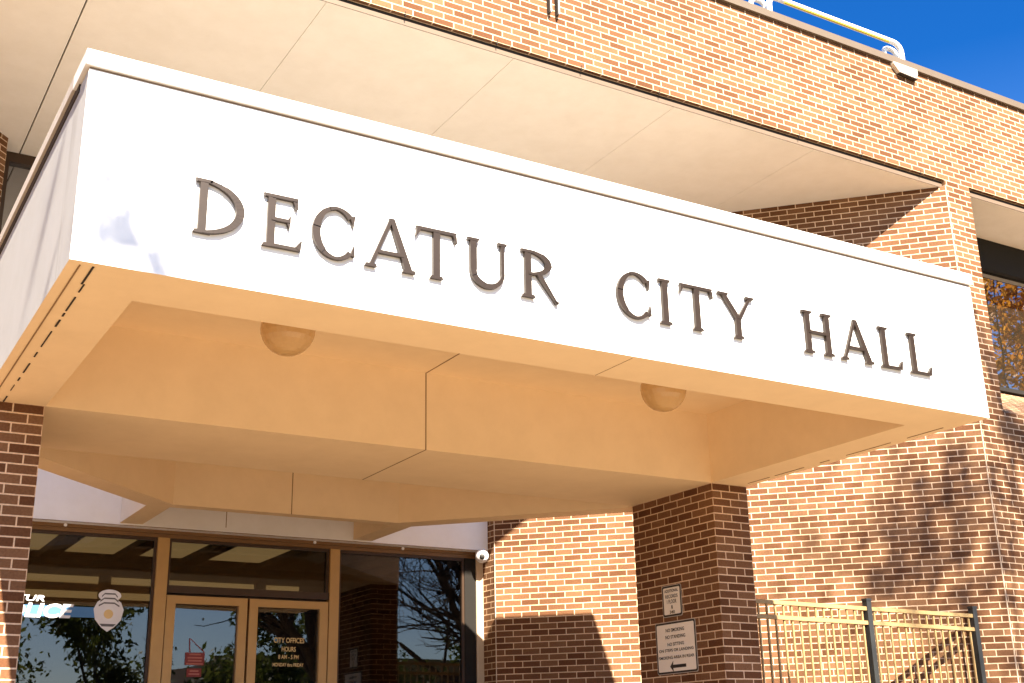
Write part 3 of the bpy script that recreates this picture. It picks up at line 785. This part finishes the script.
# ------------------------------------------------------------------ roof rail and hoops
def bend(path, r, n=6):
    o = [Vector(path[0])]
    for i in range(1, len(path) - 1):
        p, a, b = Vector(path[i]), Vector(path[i - 1]), Vector(path[i + 1])
        da, db = (a - p).normalized(), (b - p).normalized()
        for k in range(n + 1):
            t = k / n
            o.append((p + da * r) * (1 - t) ** 2 + p * 2 * t * (1 - t) + (p + db * r) * t ** 2)
    o.append(Vector(path[-1])); return o
ry = 8.62
rail = thing('roof_guard_rail', 'white tubular guard rail with yellow stripe along the roof edge', 'railing', (9.55, ry, 7.61))
zt_ = 8.09
pth = bend([(8.67, ry, 7.61), (8.67, ry, zt_), (10.80, ry, zt_), (10.80, ry, 7.61)], .14)
part(lambda m: m.tube(pth, .033, 12), 'rail', WHITEM, rail)
part(lambda m: m.tube([(8.9, ry - .012, zt_ - .024), (10.58, ry - .012, zt_ - .024)], .018, 10), 'stripe', YELLOW, rail)  # yellow strip along the underside of the top tube
for k, hx in enumerate((8.60, 10.72)):
    hy = 8.72
    o = MB(); o.tube(bend([(hx - .11, hy, 7.62), (hx - .11, hy, 8.06), (hx + .11, hy, 8.06), (hx + .11, hy, 7.62)], .1), .03, 12)
    tag(o.build('roof_hoop', WHITEM, None, (hx, hy, 7.61)), ('short white pipe hoop at the left end of the roof guard rail', 'short white pipe hoop beside the scupper on the roof edge')[k], 'hoop', 'white hoops on the roof edge')

# two slim bars on the parapet
br_ = thing('wall_bracket', 'pair of slim dark vertical bars fixed high on the brick parapet', 'bracket', (5.53, YB, 6.64))
for x in (5.487, 5.577):
    part(lambda m: (m.box(x - .008, x + .008, YB - .05, YB - .001, 6.645, 7.4), m.box(x + .009, x + .022, YB - .045, YB - .001, 6.665, 7.4, 1)), 'bar', [DARKREV, WHITEM], br_)  # white strip painted in as the highlight beside each bar

# ------------------------------------------------------------------ trees (they throw the shadows on the wall and stand in the glass)
def shadow_at(p):
    t = YB - p.y
    return p.x + .204 * t, p.z - t
def allowed(p):
    sx, sz = shadow_at(p)
    if sz > 4.6: return False                        # trims the crown so its shadow stays below the sunlit parapet
    if sz < -1.2: return True
    if 2.1 < sx < 8.75: return False                 # branches trimmed so they throw no shadow on the canopy fascia
    return True
def make_tree(name, label, base, height, spread, levels, leaf, nleaf, seed, trunk_r=.22, limb_from=.3, check=False, lsize=.11, group=None, extra=(), clumps=()):
    rr = random.Random(seed)
    t = thing(name, label, 'tree', base, group)
    wood = MB(); tips = []
    def grow(p, d, length, r, lv):
        n = 5; path = [p.copy()]; rads = [r]
        for i in range(n):
            d = (d + Vector((rr.gauss(0, .13), rr.gauss(0, .13), rr.gauss(.04, .1)))).normalized()
            q = path[-1] + d * length / n
            if check and not allowed(q): break
            path.append(q); rads.append(max(.006, r * (1 - .55 * (i + 1) / n)))
        if len(path) < 2: return
        wood.tube(path, rads, 7 if lv < 2 else 5, cap=True)
        if lv >= levels - 2: tips.extend(path[1:])
        if lv < levels:
            k = rr.randint(3, 5) if lv > 0 else rr.randint(5, 7)
            for _ in range(k):
                i = rr.randint(1 if lv > 0 else 2, len(path) - 1)
                ax = Vector((rr.gauss(0, 1), rr.gauss(0, 1), rr.gauss(.15, .6))).normalized()
                nd = (d * .75 + ax * rr.uniform(.6, 1.0)).normalized()
                grow(path[i], nd, length * rr.uniform(.55, .78), rads[i] * .62, lv + 1)
    b = Vector(base)
    grow(b, Vector((0, 0, 1)), height * .52, trunk_r, 0)
    for (e0, e1, er) in extra:
        e0, e1 = Vector(e0), Vector(e1)
        grow(e0, (e1 - e0).normalized(), (e1 - e0).length, er, 1)
    wood.build('trunk', BARK, t)
    if leaf and nleaf:
        lm = MB()
        for _ in range(nleaf):
            c = rr.choice(tips) + Vector((rr.gauss(0, .18), rr.gauss(0, .18), rr.gauss(0, .16))) * (spread / 3)
            if check and not allowed(c): continue
            s = lsize * rr.uniform(.6, 1.3)
            a = Vector((rr.gauss(0, 1), rr.gauss(0, 1), rr.gauss(0, 1))).normalized(); bb = a.cross(Vector((rr.gauss(0, 1), rr.gauss(0, 1), rr.gauss(0, 1)))).normalized()
            lm.face([c - a * s, c - bb * s * .45, c + a * s, c + bb * s * .45])
        for (cc, rad, n_) in clumps:
            for _ in range(n_):
                c = Vector(cc) + Vector((rr.gauss(0, rad), rr.gauss(0, rad), rr.gauss(0, rad)))
                s = .065 * rr.uniform(.6, 1.4)
                a = Vector((rr.gauss(0, 1), rr.gauss(0, 1), rr.gauss(0, 1))).normalized(); bb = a.cross(Vector((rr.gauss(0, 1), rr.gauss(0, 1), rr.gauss(0, 1)))).normalized()
                lm.face([c - a * s, c - bb * s * .5, c + a * s, c + bb * s * .5])
        lm.build('crown', leaf, t)
    return t
make_tree('shade_tree', 'tall thinly leaved tree at the kerb whose branches shade the brick corner', (11.6, -2.2, G), 16, 4.5, 4, LEAFG, 700, 11, .26, check=True, lsize=.08, clumps=[((7.9, -1.7, 13.03), 0.14400000000000002, 71), ((8.27, -1.7, 12.52), 0.162, 88), ((8.04, -1.7, 12.55), 0.12600000000000003, 55), ((8.57, -1.7, 12.51), 0.18000000000000002, 88), ((8.71, -1.7, 11.91), 0.14400000000000002, 55), ((8.47, -1.7, 13.03), 0.14400000000000002, 48), ((7.8, -1.7, 12.58), 0.108, 31), ((8.56, -1.7, 11.7), 0.14400000000000002, 48), ((8.18, -1.7, 13.02), 0.12600000000000003, 40), ((8.32, -1.7, 12.15), 0.135, 55), ((9.03, -1.7, 12.7), 0.14400000000000002, 48), ((9.0, -1.7, 12.01), 0.14400000000000002, 40), ((8.9, -1.7, 11.43), 0.12600000000000003, 31), ((7.58, -1.7, 13.19), 0.108, 11), ((7.23, -1.7, 13.45), 0.09000000000000001, 10), ((7.69, -1.7, 12.45), 0.09000000000000001, 11), ((8.64, -1.7, 13.21), 0.09000000000000001, 23), ((8.13, -1.7, 13.45), 0.09000000000000001, 15), ((9.37, -1.7, 13.35), 0.108, 48), ((9.29, -1.7, 13.63), 0.09000000000000001, 40), ((9.18, -1.7, 13.96), 0.09000000000000001, 31), ((9.42, -1.7, 13.13), 0.108, 48), ((9.13, -1.7, 14.31), 0.081, 15)],
          extra=[((11.4, -2.1, 6.0), (7.62, -1.6, 11.7), .05), ((11.4, -2.1, 7.0), (9.3, -1.8, 13.6), .055), ((11.4, -2.1, 6.6), (8.3, -1.8, 12.5), .05), ((11.4, -2.1, 5.4), (8.5, -1.6, 11.6), .05)])
make_tree('bare_tree', 'spreading bare branched tree seen mirrored in the right storefront glass', (15.6, -1.5, G), 9, 4, 5, None, 0, 23, .42, check=True, extra=[((15.5, -1.6, 1.2), (12.6, -2.2, 4.4), .13), ((15.5, -1.6, 1.6), (13.6, -1.0, 5.2), .12), ((15.5, -1.6, 0.8), (12.9, -1.4, 2.8), .10), ((15.5, -1.6, 1.4), (14.2, -2.6, 5.0), .11)])
make_tree('shade_tree', 'tree at the kerb left of the steps throwing a faint shadow on the canopy corner', (-2.2, -2.6, G), 14, 4, 4, LEAFG, 2600, 5, .22, check=True, lsize=.07, clumps=[((-0.5, -2.4, 10.62), 0.07, 24), ((-0.53, -2.4, 10.57), 0.07, 14), ((-0.24, -2.4, 10.3), 0.07, 15), ((-0.32, -2.4, 10.35), 0.07, 10), ((-0.61, -2.4, 10.5), 0.07, 8), ((-0.57, -2.4, 10.35), 0.07, 10), ((-0.43, -2.4, 10.48), 0.07, 6)])
make_tree('autumn_tree', 'orange autumn tree mirrored in the upper right window', (30.3, -3.5, G), 17, 7, 4, LEAFO, 26000, 31, .3, lsize=.15)
for i, (x, y, h, sd_) in enumerate(((5.5, -20.5, 7.5, 1), (10.5, -24, 8.5, 2), (16, -21, 7.0, 3), (23, -27, 8, 4), (0.5, -23, 8, 6), (31, -24, 8.5, 8))):
    make_tree('street_tree', ['bushy green tree across the street, first from the left', 'tall green tree across the street behind the first one', 'low green tree across the street near the middle', 'green tree beside the tan building across the street', 'green tree across the street farthest left', 'green tree right of the tan building across the street'][i],
              (x, y, G), h, 4, 3, LEAFG, 5000, 40 + sd_, .2, lsize=.15, group='trees across the street')
# building across the street, mirrored in the right-hand glass
ob = thing('tan_office_building', 'low brown building with tan framed openings across the street', 'building', (31, -33, G))
part(lambda m: m.box(18, 60, -45, -33, G, 4.4), 'wall', BROWNB, ob)
def f(m):
    for i in range(15): m.box(18 + 2.9 * i, 18.35 + 2.9 * i, -32.99, -32.8, G, 3.9)
    m.box(18, 60, -32.99, -32.75, 3.9, 4.6); m.box(18, 60, -32.98, -32.78, 1.0, 1.7)
part(f, 'frame', TANB, ob)
part(lambda m: m.box(-40, 12, -52, -40, G, 3.2), 'wing', BROWNB, ob)
